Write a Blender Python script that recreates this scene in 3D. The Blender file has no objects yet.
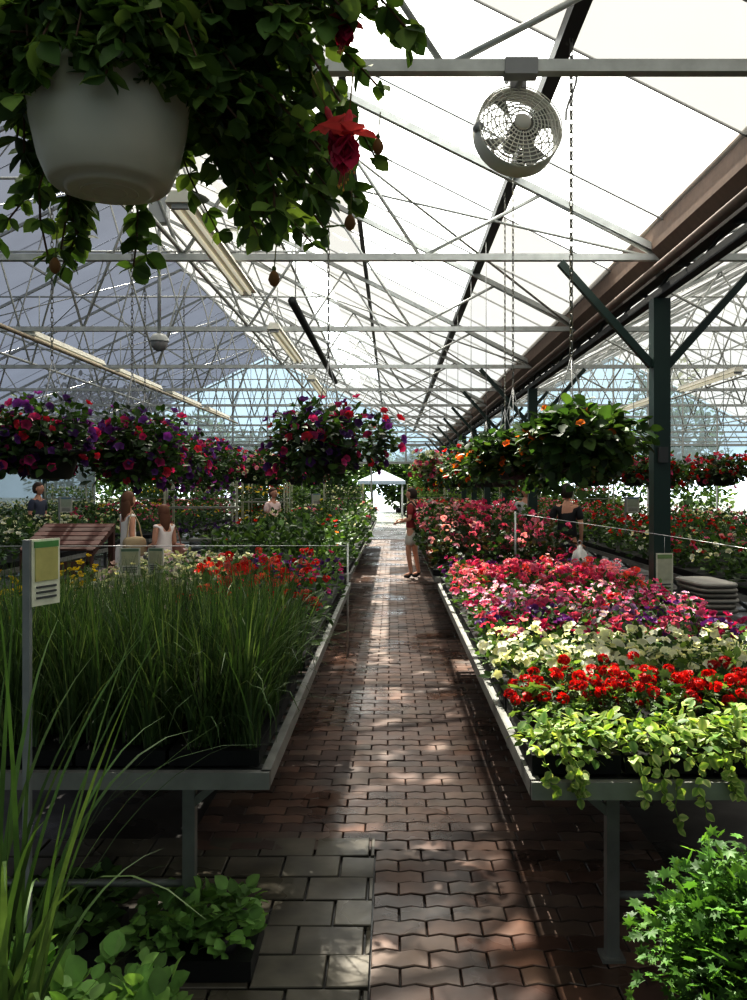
import bpy, math, random
import numpy as np
from mathutils import Vector, Matrix
rng=np.random.default_rng(7)
random.seed(7)
PI=math.pi
scene=bpy.context.scene

# ------------------------------------------------------------------ materials
def new_mat(name):
    m=bpy.data.materials.new(name); m.use_nodes=True
    nt=m.node_tree; nt.nodes.clear()
    return m,nt,nt.nodes,nt.links
def vcol_mat(name,rough=0.6,metal=0.0,transl=0.0,noise=0.25,scale=30,spec=0.5,bump=0.0,emit=0,wet=0):
    m,nt,N,L=new_mat(name)
    out=N.new('ShaderNodeOutputMaterial')
    a=N.new('ShaderNodeAttribute'); a.attribute_name='Col'
    g=N.new('ShaderNodeNewGeometry')
    nz=N.new('ShaderNodeTexNoise'); nz.inputs['Scale'].default_value=scale
    nz.inputs['Detail'].default_value=3
    L.new(g.outputs['Position'],nz.inputs['Vector'])
    mr=N.new('ShaderNodeMapRange'); mr.inputs['From Min'].default_value=.25; mr.inputs['From Max'].default_value=.75
    mr.inputs['To Min'].default_value=1-noise; mr.inputs['To Max'].default_value=1+noise
    L.new(nz.outputs['Fac'],mr.inputs['Value'])
    mul=N.new('ShaderNodeVectorMath'); mul.operation='MULTIPLY'
    L.new(a.outputs['Color'],mul.inputs[0]); L.new(mr.outputs[0],mul.inputs[1])
    p=N.new('ShaderNodeBsdfPrincipled')
    p.inputs['Roughness'].default_value=rough; p.inputs['Metallic'].default_value=metal
    p.inputs['Specular IOR Level'].default_value=spec
    L.new(mul.outputs[0],p.inputs['Base Color'])
    if wet:
        n2=N.new('ShaderNodeTexNoise'); n2.inputs['Scale'].default_value=1.3; n2.inputs['Detail'].default_value=4
        L.new(g.outputs['Position'],n2.inputs['Vector'])
        m2=N.new('ShaderNodeMapRange'); m2.inputs['From Min'].default_value=.4; m2.inputs['From Max'].default_value=.6
        m2.inputs['To Min'].default_value=.2; m2.inputs['To Max'].default_value=.6
        L.new(n2.outputs['Fac'],m2.inputs['Value']); L.new(m2.outputs[0],p.inputs['Roughness'])
    if emit:
        L.new(mul.outputs[0],p.inputs['Emission Color']); p.inputs['Emission Strength'].default_value=emit
    if bump>0:
        b=N.new('ShaderNodeBump'); b.inputs['Strength'].default_value=bump; b.inputs['Distance'].default_value=.01
        L.new(nz.outputs['Fac'],b.inputs['Height']); L.new(b.outputs[0],p.inputs['Normal'])
    if transl>0:
        t=N.new('ShaderNodeBsdfTranslucent')
        v=N.new('ShaderNodeVectorMath'); v.operation='MULTIPLY'; v.inputs[1].default_value=(1.5,1.4,.8)
        L.new(mul.outputs[0],v.inputs[0])
        L.new(v.outputs[0],t.inputs['Color'])
        mx=N.new('ShaderNodeMixShader'); mx.inputs[0].default_value=transl
        L.new(p.outputs[0],mx.inputs[1]); L.new(t.outputs[0],mx.inputs[2]); L.new(mx.outputs[0],out.inputs[0])
    else: L.new(p.outputs[0],out.inputs[0])
    return m
M_FOL=vcol_mat('foliage',rough=.5,transl=.38,noise=.25,scale=14,spec=.35)
M_MAT=vcol_mat('matte_painted',rough=.7,noise=.12,scale=20)
M_PLA=vcol_mat('plastic',rough=.4,noise=.06,scale=8)
M_TUBE=vcol_mat('fluorescent_tube',rough=.4,noise=.02,emit=.9)
M_MET=vcol_mat('galvanised_metal',rough=.45,metal=.35,noise=.15,scale=12)
M_PAV=vcol_mat('paver_stone',noise=.5,scale=5,bump=.4,spec=.5,wet=1)
M_SKIN=vcol_mat('skin_and_cloth',rough=.65,noise=.05,scale=30)

def panel_mat(name,tr,col,trans_amt,dirt=.1,dapple=False):
    m,nt,N,L=new_mat(name)
    out=N.new('ShaderNodeOutputMaterial')
    t=N.new('ShaderNodeBsdfTransparent')
    g=N.new('ShaderNodeNewGeometry'); nz=N.new('ShaderNodeTexNoise'); nz.inputs['Scale'].default_value=.8; nz.inputs['Detail'].default_value=4
    L.new(g.outputs['Position'],nz.inputs['Vector'])
    mr=N.new('ShaderNodeMapRange'); mr.inputs['To Min'].default_value=1-dirt; mr.inputs['To Max'].default_value=1+dirt
    L.new(nz.outputs['Fac'],mr.inputs['Value'])
    v=N.new('ShaderNodeVectorMath'); v.operation='MULTIPLY'; v.inputs[0].default_value=tr
    if dapple:   # added blotchy gaps in the whitewash that let sun dapples through
        nz.inputs['Scale'].default_value=3.4; nz.inputs['Detail'].default_value=2
        mr.inputs['From Min'].default_value=.6; mr.inputs['From Max'].default_value=.64
        mr.inputs['To Min'].default_value=.9; mr.inputs['To Max'].default_value=3.7
    L.new(mr.outputs[0],v.inputs[1]); L.new(v.outputs[0],t.inputs['Color'])
    d=N.new('ShaderNodeBsdfTranslucent'); d.inputs['Color'].default_value=(*col,1)
    a=N.new('ShaderNodeMixShader'); a.inputs[0].default_value=trans_amt
    L.new(t.outputs[0],a.inputs[1]); L.new(d.outputs[0],a.inputs[2]); L.new(a.outputs[0],out.inputs[0])
    return m
M_ROOF=panel_mat('roof_whitewashed_poly',(.25,.25,.245),(.2,.2,.19),.35)
M_DAPPLE=panel_mat('roof_sun_dapple_poly',(.25,.25,.245),(.2,.2,.19),.2,dapple=True)  # gaps added only to dapple the sun on the path
M_CLEAR=panel_mat('roof_clear_sun_patch_poly',(.93,.95,.94),(.5,.5,.5),.05,.03)  # clear panels added to let sun patches onto bench and path
M_SHADE=panel_mat('roof_shade_cloth',(.08,.088,.103),(.06,.064,.08),.3,.25)
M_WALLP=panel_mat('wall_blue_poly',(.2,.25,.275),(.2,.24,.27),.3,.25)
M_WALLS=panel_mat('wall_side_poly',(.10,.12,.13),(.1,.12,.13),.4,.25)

# ------------------------------------------------------------------ mesh builder
class MB:
    def __init__(s): s.V=[];s.C=[];s.F=[];s.n=0
    def add(s,V,F,col,mi=0,smooth=True):
        V=np.asarray(V,float).reshape(-1,3); n=len(V)
        col=np.asarray(col,float)
        if col.ndim==1: col=np.tile(col[:3],(n,1))
        s.V.append(V); s.C.append(col)
        for f in F:
            s.F.append((f.astype(np.int64)+s.n,mi,smooth))
        s.n+=n
    def build(s,name,mats,loc=None,parent=None):
        V=np.concatenate(s.V).astype(np.float32); C=np.concatenate(s.C).astype(np.float32)
        me=bpy.data.meshes.new(name)
        me.vertices.add(len(V)); me.vertices.foreach_set('co',V.ravel())
        loops=np.concatenate([f.ravel() for f,_,_ in s.F])
        tot=np.concatenate([np.full(len(f),f.shape[1]) for f,_,_ in s.F])
        mi=np.concatenate([np.full(len(f),m) for f,m,_ in s.F])
        sm=np.concatenate([np.full(len(f),q) for f,_,q in s.F])
        st=np.concatenate([[0],np.cumsum(tot)[:-1]])
        me.loops.add(len(loops)); me.loops.foreach_set('vertex_index',loops.astype(np.int32))
        me.polygons.add(len(tot)); me.polygons.foreach_set('loop_start',st.astype(np.int32))
        me.polygons.foreach_set('material_index',mi.astype(np.int32))
        me.polygons.foreach_set('use_smooth',sm.astype(bool))
        ca=me.color_attributes.new('Col','FLOAT_COLOR','POINT')
        ca.data.foreach_set('color',np.concatenate([C,np.ones((len(C),1),np.float32)],1).ravel())
        me.update(calc_edges=True); me.validate()
        for m in (mats if isinstance(mats,(list,tuple)) else [mats]): me.materials.append(m)
        o=bpy.data.objects.new(name,me); scene.collection.objects.link(o)
        if loc is not None: o.location=loc
        if parent: o.parent=parent
        return o
    def box(s,c,size,col,mi=0,R=None):
        x,y,z=[q/2 for q in size]
        V=np.array([[i*x,j*y,k*z] for i in(-1,1) for j in(-1,1) for k in(-1,1)])
        if R is not None: V=V@np.array(R).T
        V=V+np.array(c)
        F=np.array([[0,1,3,2],[4,6,7,5],[0,4,5,1],[2,3,7,6],[0,2,6,4],[1,5,7,3]])
        s.add(V,[F],col,mi,False)
    def tube(s,p0,p1,r,col,mi=0,n=8,r1=None,cap=True,sq=False):
        p0=np.array(p0,float);p1=np.array(p1,float)
        if r1 is None:r1=r
        d=p1-p0; L=np.linalg.norm(d)
        if L<1e-6:return
        d/=L
        up=np.array([0,0,1.]) if abs(d[2])<.95 else np.array([0,1.,0])
        a=np.cross(d,up);a/=np.linalg.norm(a);b=np.cross(a,d)
        if sq: n=4
        th=np.arange(n)*2*PI/n+(PI/4 if sq else 0)
        k=math.sqrt(2) if sq else 1
        c=np.outer(np.cos(th),a)+np.outer(np.sin(th),b)
        V=np.concatenate([p0+c*r*k,p1+c*r1*k])
        i=np.arange(n);j=(i+1)%n
        F=[np.stack([i,j,j+n,i+n],1)]
        if cap: F+= [np.array([i[::-1]]),np.array([i+n])]
        s.add(V,F,col,mi,not sq)
    def path(s,P,r,col,mi=0,n=6):
        for a,b in zip(P[:-1],P[1:]): s.tube(a,b,r,col,mi,n,cap=False)
    def lathe(s,c,prof,col,mi=0,n=32,R=None,cap=False):
        th=np.arange(n)*2*PI/n
        V=np.concatenate([np.stack([r*np.cos(th),r*np.sin(th),np.full(n,z)],1) for r,z in prof])
        if R is not None: V=V@np.array(R).T
        V=V+np.array(c)
        F=[];i=np.arange(n);j=(i+1)%n
        for k in range(len(prof)-1): F.append(np.stack([i+k*n,j+k*n,j+(k+1)*n,i+(k+1)*n],1))
        if cap: F.append(np.array([i[::-1]])); F.append(np.array([i+(len(prof)-1)*n]))
        s.add(V,F,col,mi,True)
    def ring(s,c,R0,r,col,mi=0,n=32,m=6,R=None,sc=(1,1)):
        u=np.arange(n)*2*PI/n;v=np.arange(m)*2*PI/m
        U,W=np.meshgrid(u,v,indexing='ij')
        V=np.stack([(R0+r*np.cos(W))*np.cos(U)*sc[0],(R0+r*np.cos(W))*np.sin(U)*sc[1],r*np.sin(W)],-1).reshape(-1,3)
        if R is not None: V=V@np.array(R).T
        V=V+np.array(c)
        I,J=np.meshgrid(np.arange(n),np.arange(m),indexing='ij');I2=(I+1)%n;J2=(J+1)%m
        F=np.stack([I*m+J,I2*m+J,I2*m+J2,I*m+J2],-1).reshape(-1,4)
        s.add(V,[F],col,mi,True)
    def ball(s,c,rad,col,mi=0,nu=14,nv=10,R=None,fn=None):
        V=[];
        for k in range(nv+1):
            t=PI*k/nv
            for i in range(nu):
                u=2*PI*i/nu; V.append((math.sin(t)*math.cos(u),math.sin(t)*math.sin(u),math.cos(t)))
        V=np.array(V)
        if fn: V=fn(V)
        V=V*np.array(rad)
        if R is not None:V=V@np.array(R).T
        V=V+np.array(c)
        F=[]
        i=np.arange(nu);j=(i+1)%nu
        for k in range(nv): F.append(np.stack([i+k*nu,i+(k+1)*nu,j+(k+1)*nu,j+k*nu],1))
        s.add(V,F,col,mi,True)
    def scat(s,T,frames,pos,size,cols,mi=0,smooth=True,jit=.15):
        tv,tf,tc=T
        k=len(pos)
        if k==0:return
        size=np.broadcast_to(np.asarray(size,float),(k,))
        V=np.einsum('kij,nj->kni',frames,tv)*size[:,None,None]+pos[:,None,:]
        n=len(tv)
        cols=np.asarray(cols,float)
        if cols.ndim==1: cols=np.tile(cols,(k,1))
        cols=cols*(1+rng.uniform(-jit,jit,(k,1)))
        C=cols[:,None,:]*tc[None]
        F=[(f[None]+(np.arange(k)*n)[:,None,None]).reshape(-1,f.shape[1]) for f in tf]
        s.add(V.reshape(-1,3),F,np.clip(C.reshape(-1,3),0,1),mi,smooth)

def norm(a): return a/np.maximum(np.linalg.norm(a,axis=-1,keepdims=True),1e-9)
def frames_yz(d,n):
    d=norm(d); x=norm(np.cross(d,n)); z=np.cross(x,d)
    return np.stack([x,d,z],-1)
def frames_z(n):
    n=norm(n); r=norm(rng.normal(size=n.shape)); x=norm(np.cross(n,r)); y=np.cross(n,x)
    return np.stack([x,y,n],-1)

# ------------------------------------------------------------------ templates
def T_leaf(w=.3):
    v=np.array([[0,0,0],[0,.35,-.03],[0,.7,-.03],[0,1,-.12],
       [-w*.75,.2,.05],[-w,.48,.05],[-w*.6,.8,.0],[w*.75,.2,.05],[w,.48,.05],[w*.6,.8,.0]])
    q=np.array([[4,1,2,5],[5,2,3,6],[1,7,8,2],[2,8,9,3]]); t=np.array([[0,1,4],[0,7,1]])
    return v,[q,t],np.array([[1,1,1]]*4+[[.85,.85,.85]]*6)
def T_var():
    v,f,c=T_leaf(.36); c=np.array([[.45,.65,.4]]*4+[[1.1,1.08,1.1]]*6); return v,f,c
def T_simple():
    v=np.array([[0,0,0],[-.32,.45,.05],[0,1,-.1],[.32,.45,.05]]); return v,[np.array([[0,3,2],[0,2,1]])],np.ones((4,3))
def T_lobed():
    ang=np.linspace(-2.4,2.4,13); rr=np.array([.55 if i%2 else 1.0 for i in range(13)])*.55
    v=[[0,0.05,-.03]]+[[math.sin(a)*r,.1+math.cos(a)*r+.1,.06*(i%2)] for i,(a,r) in enumerate(zip(ang,rr))]
    f=np.array([[0,i+1,i+2] for i in range(12)])[:,::-1]
    return np.array(v),[f],np.array([[.7,.7,.7]]+[[1.,1.,1.]]*13)
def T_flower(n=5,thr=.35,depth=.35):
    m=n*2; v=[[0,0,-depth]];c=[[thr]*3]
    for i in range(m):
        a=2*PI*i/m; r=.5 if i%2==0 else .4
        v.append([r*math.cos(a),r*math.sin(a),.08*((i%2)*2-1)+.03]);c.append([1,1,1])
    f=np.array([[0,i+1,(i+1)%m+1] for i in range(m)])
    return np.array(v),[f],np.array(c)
LEAF=T_leaf();BROAD=T_leaf(.4);VAR=T_var();SIMP=T_simple();LOB=T_lobed();FLW=T_flower();FLORET=T_flower(5,.8,.1)

def pick(cols,k): 
    c=np.array(cols,float); return c[rng.integers(0,len(c),k)]
def grid(x0,x1,y0,y1,sp,jit=.3):
    nx=max(1,int(round((x1-x0)/sp)));ny=max(1,int(round((y1-y0)/sp)))
    X,Y=np.meshgrid(x0+(np.arange(nx)+.5)*(x1-x0)/nx,y0+(np.arange(ny)+.5)*(y1-y0)/ny)
    P=np.stack([X.ravel(),Y.ravel()],1); return P+rng.uniform(-jit,jit,P.shape)*sp

def mounds(mb,C,r,h,nleaf,ls,lcols,T=LEAF,droop=0.0,full=0.0,hj=.15):
    K=len(C); hk=np.repeat(h*(1+rng.uniform(-hj,hj,K)),nleaf)
    N=K*nleaf; c=np.repeat(C,nleaf,0)
    ph=rng.uniform(0,2*PI,N); st=rng.uniform(-full,1,N); ct=np.sqrt(np.maximum(0,1-st**2))
    rad=rng.uniform(.55,1.08,N)
    d=np.stack([ct*np.cos(ph),ct*np.sin(ph),st],1)
    pos=c+d*np.stack([r*rad,r*rad,hk*rad],1)
    ld=d*np.array([1,1,.3])+rng.normal(0,.45,(N,3))+np.array([0,0,.25-droop])
    nn=d*.6+np.array([0,0,1.])+rng.normal(0,.35,(N,3))
    mb.scat(T,frames_yz(ld,nn),pos,rng.uniform(.65,1.2,N)*ls,pick(lcols,N),jit=.35)
def blooms(mb,C,r,h,nf,fs,fcols,T=FLW,perplant=False,cluster=0,full=0.0,lift=1.08):
    K=len(C);N=K*nf;c=np.repeat(C,nf,0)
    ph=rng.uniform(0,2*PI,N);st=rng.uniform(-full if full else .35,1,N);ct=np.sqrt(1-st**2)
    d=np.stack([ct*np.cos(ph),ct*np.sin(ph),st],1)
    rad=rng.uniform(.95,1.15,N)*lift
    pos=c+d*np.stack([r*rad,r*rad,h*rad],1)
    col=np.repeat(pick(fcols,K),nf,0) if perplant else pick(fcols,N)
    if cluster:
        M=N*cluster; dd=norm(rng.normal(size=(M,3))+np.array([0,0,.5]))
        p=np.repeat(pos,cluster,0)+dd*fs*np.array([1,1,.7]); cc=np.repeat(col,cluster,0)
        mb.scat(T,frames_z(dd+rng.normal(0,.2,dd.shape)),p,fs*rng.uniform(.8,1.2,M),cc,jit=.25)
    else:
        mb.scat(T,frames_z(d+np.array([0,-.3,.4])+rng.normal(0,.35,d.shape)),pos,fs*rng.uniform(.75,1.2,N),col,jit=.2)
def with_z(P,z): return np.concatenate([P,np.full((len(P),1),z)],1)

BLK=(.012,.012,.013)
def ds(cols,a=.16,m=1.0): return [tuple(m*(c*(1-a)+a*(sum(q)/3)) for c in q) for q in cols]
G1=ds([(.05,.12,.025),(.07,.15,.028),(.035,.085,.02),(.095,.18,.035)],.12)
GD=ds([(.028,.065,.018),(.038,.085,.02),(.02,.05,.015)],.15)
GL=ds([(.17,.28,.06),(.21,.33,.07),(.12,.22,.05)],.15)
GV=ds([(.42,.5,.14),(.36,.46,.12),(.55,.58,.26)],.06)
RED=[(.55,.014,.012),(.66,.02,.016),(.42,.01,.012)]
PINK=[(.7,.09,.24),(.75,.17,.34),(.6,.05,.2),(.78,.3,.45)]
HOT=[(.5,.02,.16),(.6,.035,.24)]
WHITE=[(.8,.8,.62),(.75,.77,.52),(.85,.85,.75)]
PURP=[(.12,.02,.24),(.18,.03,.3),(.08,.018,.18)]
CORAL=[(.72,.1,.09),(.75,.16,.15)]
ORG=[(.85,.17,.015),(.88,.25,.03)]
YEL=[(.85,.62,.03)]

# ------------------------------------------------------------------ camera
cam=bpy.data.cameras.new('camera'); co=bpy.data.objects.new('camera',cam); scene.collection.objects.link(co)
co.location=(0,0,1.65); co.rotation_euler=(PI/2,0,0)
cam.sensor_fit='VERTICAL'; cam.sensor_height=36; cam.lens=36*.85
cam.shift_x=-.0185; cam.shift_y=-.013; cam.clip_start=.05; cam.clip_end=300
scene.camera=co

# ------------------------------------------------------------------ light
w=bpy.data.worlds.new('sky'); scene.world=w; w.use_nodes=True
N=w.node_tree.nodes;L=w.node_tree.links; bg=N['Background']
tc=N.new('ShaderNodeTexCoord'); sp=N.new('ShaderNodeSeparateXYZ'); cr=N.new('ShaderNodeValToRGB')
L.new(tc.outputs['Generated'],sp.inputs[0]); L.new(sp.outputs['Z'],cr.inputs[0]); L.new(cr.outputs[0],bg.inputs['Color'])
cr.color_ramp.elements[0].color=(.8,.9,1,1); cr.color_ramp.elements[1].color=(1,.985,.94,1); cr.color_ramp.elements[1].position=.3
bg.inputs['Strength'].default_value=4.2
sd=Vector((-.15,.6,.78)).normalized()
sl=bpy.data.lights.new('sun','SUN'); sl.energy=14; sl.angle=math.radians(.5); sl.color=(1,.94,.84)
so=bpy.data.objects.new('sun',sl); scene.collection.objects.link(so); so.rotation_euler=sd.to_track_quat('Z','Y').to_euler(); so.location=(0,20,20)
scene.view_settings.view_transform='Standard'
scene.view_settings.gamma=.78
scene.view_settings.exposure=-.05

# ------------------------------------------------------------------ floors
YB=-1.2
mb=MB(); mb.box((2,18,-.07),(32,40,.1),(.028,.023,.02)); mb.build('floor',M_PAV)
mb=MB(); mb.box((2,60,-.09),(140,150,.06),(.045,.06,.03)); mb.build('ground_outside',M_PAV)
def pavers(mb,x0,x1,y0,y1,Lx,Wy,cols,zig,gap=.004):
    P=[];y=y0;row=0
    while y<y1-.01:
        x=x0-(Lx/2 if row%2 else 0)
        while x<x1: P.append((x,y)); x+=Lx
        y+=Wy;row+=1
    xs=[0,.25,.5,.75,1] if zig else [0,1]
    off=[0,zig,0,zig,0] if zig else [0,0]
    def outline(g):
        a=[(g+(Lx-2*g)*t,g+o) for t,o in zip(xs,off)]; b=[(g+(Lx-2*g)*t,Wy-g+o) for t,o in zip(xs,off)]
        return a+b[::-1]
    o1=outline(gap/2);o2=outline(gap/2+.004);n=len(o1)
    tv=np.array([(a,b,-.02) for a,b in o1]+[(a,b,-.003) for a,b in o1]+[(a,b,0) for a,b in o2])
    i=np.arange(n);j=(i+1)%n
    tf=[np.stack([i,j,j+n,i+n],1),np.stack([i+n,j+n,j+2*n,i+2*n],1)]
    if zig: tf.append(np.array([[2*n+k,2*n+k+1,2*n+n-2-k,2*n+n-1-k] for k in range(4)]))
    else: tf.append(np.array([[2*n,2*n+1,2*n+2,2*n+3]]))
    P=np.array(P);k=len(P)
    pos=np.concatenate([P,rng.uniform(-.0025,.0015,(k,1))],1)
    fr=np.tile(np.eye(3),(k,1,1)); tilt=rng.normal(0,.008,(k,2)); fr[:,2,0]=tilt[:,0]; fr[:,2,1]=tilt[:,1]
    tcol=np.concatenate([np.full((2*n,3),.3),np.ones((n,3))]); tcol[n:2*n]=.55
    mb.scat((tv,tf,tcol),fr,pos,1.0,pick(cols,k),smooth=False,jit=.3)
    V=mb.V[-1]; V[:,0]=np.clip(V[:,0],x0+.003,x1)
BRK=[(.115,.064,.045),(.095,.052,.038),(.135,.078,.056),(.08,.046,.036),(.115,.075,.056)]
mb=MB(); pavers(mb,-.95,1.2,3.86,27,.205,.105,BRK,.012); pavers(mb,-.075,1.2,1.025,3.86,.205,.105,BRK,.015); mb.build('floor_brick_path',M_PAV)
mb=MB(); pavers(mb,-2.6,-.08,1.0,3.82,.25,.2,[(.1,.088,.064),(.088,.078,.058),(.12,.104,.078)],0,gap=.008); mb.build('floor_concrete_pavers',M_PAV)

# ------------------------------------------------------------------ greenhouse shell
GX=2.1
def rz(x):
    if x<=GX:
        return 3.6+.5*(GX-x) if x>=-5.4 else 7.35-.5*(-5.4-x)
    return 3.6+.5*(x-GX) if x<=9.6 else 7.35-.5*(x-9.6)
GAL=(.5,.51,.49);DK=(.025,.028,.028);GRN=(.01,.03,.022)
xs=[-12.9,-11.1,-9.3,-7.5,-5.4,-4.4,-3.06,-1.72,-1.05,-.38,.96,2.1,3.24,4.58,5.92,7.26,9.6,11.5,13.4,15.3,17.1]
TY=[.63+3.02*i for i in range(13)]
YF=TY[-1]
mb=MB(); ys=[YB]+[YB+1.51*i for i in range(1,int((YF-YB)/1.51)+1)]+[YF]
for a,b in zip(xs[:-1],xs[1:]):
    for c,d in zip(ys[:-1],ys[1:]):
        if d-c<.01: continue
        ym=(c+d)/2
        mi=0
        if b<=-5.4: mi=2
        if a==-.38 and (4.9<ym<7.2 or 8.2<ym<11.8): mi=1  # clear panels positioned to throw sun patches on the right bench
        if a==.96 and (4.9<ym<7.2): mi=1
        if a==-1.72 and (13<ym<31): mi=1  # added clear strip that sunlights the far path
        if a==-1.05 and (18<ym<20 or 22<ym<26): mi=1
        if mi==0 and -3.1<a<-.4 and 5<ym<13: mi=3  # blotchy panels added for sun dapples on the nearer path
        V=[(a,c,rz(a)),(b,c,rz(b)),(b,d,rz(b)),(a,d,rz(a))]
        mb.add(V,[np.array([[0,1,2,3]])],(1,1,1),mi,False)
mb.build('ceiling',[M_ROOF,M_CLEAR,M_SHADE,M_DAPPLE])
def wallmb(name,polys,mat):
    mb=MB()
    for p in polys: mb.add(p,[np.array([list(range(len(p)))])],(1,1,1),0,False)
    return mb.build(name,mat)
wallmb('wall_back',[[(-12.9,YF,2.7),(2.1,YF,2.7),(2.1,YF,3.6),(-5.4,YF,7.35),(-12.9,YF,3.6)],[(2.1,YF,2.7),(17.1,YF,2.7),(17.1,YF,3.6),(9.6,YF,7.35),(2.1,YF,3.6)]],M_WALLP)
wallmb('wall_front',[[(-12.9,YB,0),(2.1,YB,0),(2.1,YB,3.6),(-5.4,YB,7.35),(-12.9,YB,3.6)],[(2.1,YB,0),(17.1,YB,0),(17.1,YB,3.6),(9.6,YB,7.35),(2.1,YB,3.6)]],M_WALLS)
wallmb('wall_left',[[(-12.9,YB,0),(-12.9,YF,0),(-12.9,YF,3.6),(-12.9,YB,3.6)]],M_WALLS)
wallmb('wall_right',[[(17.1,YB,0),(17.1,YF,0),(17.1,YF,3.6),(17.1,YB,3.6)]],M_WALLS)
mb=MB()
for i,x in enumerate(np.arange(-12.9,17.2,1.5)): mb.tube((x,YF,0 if i%2==0 else 2.7),(x,YF,rz(x)),.035,GAL,sq=True)
mb.tube((-12.9,YF,2.7),(17.1,YF,2.7),.05,GAL,sq=True); mb.tube((-12.9,YF,3.5),(17.1,YF,3.5),.03,GAL,sq=True)
mb.build('window_1',M_MET)
for ti,y in enumerate(TY):
    mb=MB()
    for bx,dirn in((GX,-1),(GX,1)):
        rx=bx+dirn*7.5; ex=bx+dirn*15
        bz=3.45
        mb.tube((bx,y,bz),(ex,y,bz),.026,GAL,sq=True)
        mb.tube((bx,y,3.5),(rx,y,7.22),.026,GAL,sq=True); mb.tube((rx,y,7.22),(ex,y,3.5),.026,GAL,sq=True)
        nb=8
        bn=[bx+dirn*15*i/nb for i in range(nb+1)]
        tn=[bx+dirn*15*(i+.5)/nb for i in range(nb)]
        def tz(x): return rz(x)-.13
        for i in range(nb):
            mb.tube((bn[i],y,bz),(tn[i],y,tz(tn[i])),.015,GAL,n=6); mb.tube((tn[i],y,tz(tn[i])),(bn[i+1],y,bz),.015,GAL,n=6)
        xa=bx+dirn*3.4; xb=bx+dirn*11.6
        mb.tube((xa,y,tz(xa)),(xb,y,tz(xb)),.016,GAL,n=6)
    mb.build('roof_truss',M_MET)
mb=MB()
for x in xs[1:-1]:
    if x in(-1.05,GX):continue
    z=rz(x)-.05
    dark=x in(.96,-.38)
    r=.042 if x==.96 else (.026 if dark else .02)
    mb.tube((x,YB,z),(x,YF,z),r,DK if dark else GAL,sq=True)
for x in (-5.4,-9.15,-1.65,5.85,9.6): mb.tube((x,YB,3.5),(x,YF,3.5),.018,GAL,n=6)
for k in range(0,12,2):
    for (xa,xb) in((2.1,-1.7),(-1.7,-5.4),(2.1,5.9),(-5.4,-9.2),(-9.2,-12.9)):
        mb.tube((xa,TY[k],rz(xa)-.16),(xb,TY[k+1],rz(xb)-.16),.013,GAL,n=5); mb.tube((xb,TY[k],rz(xb)-.16),(xa,TY[k+1],rz(xa)-.16),.013,GAL,n=5)
mb.build('trim_roof_purlins',M_MET)
mb=MB()
for y in np.arange(YB,YF,1.51):
    for a,b in((-12.9,-5.4),(-5.4,2.1),(2.1,9.6),(9.6,17.1)):
        mb.tube((a,y,rz(a)+.012),(b,y,rz(b)+.012),.009,(.55,.57,.58),n=4)
mb.build('trim_glazing_bars',M_MET)
BR=(.2,.135,.1)
mb=MB()
prof=[(-.08,3.68),(-.07,3.5),(.0,3.42),(.2,3.42),(.3,3.5),(.34,3.72)]
V=[(GX+a,yy,z) for yy in(YB,YF) for a,z in prof]; n=len(prof)
mb.add(V,[np.array([[i,i+1,i+1+n,i+n] for i in range(n-1)])],BR,0,False)
mb.tube((GX-.08,YB,3.68),(GX-.08,YF,3.68),.018,(.36,.28,.22)); mb.tube((GX+.34,YB,3.72),(GX+.34,YF,3.72),.02,(.3,.24,.19))
mb.build('roof_gutter',M_MAT)
mb=MB()
mb.box((GX,(YB+YF)/2,3.33),(.1,YF-YB,.12),(.05,.04,.034)); mb.box((GX,(YB+YF)/2,3.16),(.07,YF-YB,.06),(.03,.03,.03))
for k in np.arange(YB,YF-.5,1.0): mb.tube((GX,k,3.16),(GX,k+.5,3.3),.015,DK,n=5); mb.tube((GX,k+.5,3.3),(GX,k+1,3.16),.015,DK,n=5)
mb.tube((GX-.1,YB,3.3),(GX-.1,YF,3.3),.035,(.22,.16,.13))
mb.build('eave_beam',M_MAT)
for y in TY[2:-1]:
    if abs(y-TY[3])<.1: continue
    mb=MB(); mb.tube((GX,y,0),(GX,y,3.12),.065,GRN,sq=True); mb.box((GX,y,.01),(.25,.25,.02),GRN)
    for s in(-1,1): mb.tube((GX+s*.06,y,2.6),(GX+s*.78,y,3.41),.028,GRN,sq=True)
    mb.box((GX,y-.085,1.9),(.07,.04,.12),(.05,.05,.05))
    mb.build('greenhouse_post',M_PLA)
for y in TY[4:-1:2]:
    mb=MB(); mb.tube((-12.6,y,0),(-12.6,y,3.42),.06,GRN,sq=True); mb.box((-12.6,y,.01),(.2,.2,.02),GRN); mb.build('greenhouse_post',M_PLA)

# ------------------------------------------------------------------ lights, pipes, fan, camera dome
def strip_light(x,y0,y1,z,w=.17):
    mb=MB()
    prof=[(-w/2,-.02),(-w/2*.6,.05),(w/2*.6,.05),(w/2,-.02)]
    V=[(x+a,yy,z+b) for yy in(y0,y1) for a,b in prof]
    mb.add(V,[np.array([[0,1,5,4],[1,2,6,5],[2,3,7,6],[0,3,2,1],[4,5,6,7],[0,4,7,3]])],(.85,.82,.72),0,False)
    for s in(-.035,.035): mb.tube((x+s,y0+.04,z-.035),(x+s,y1-.04,z-.035),.014,(.6,.57,.46),1)
    for yy in(y0+.3,y1-.3): mb.tube((x,yy,z+.05),(x,yy,min(rz(x)-.1,z+.5)),.006,GAL,n=5)
    for yy in(y0+.04,y1-.04): mb.box((x,yy,z-.035),(.1,.03,.03),(.5,.5,.5))
    mb.build('strip_light',[M_PLA,M_TUBE])
strip_light(-1.28,5.1,7.5,3.38);strip_light(-1.28,9.2,11.6,3.38,.15);strip_light(-1.28,13.5,15.9,3.38,.15);strip_light(-1.28,18,20.4,3.38,.15)
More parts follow.
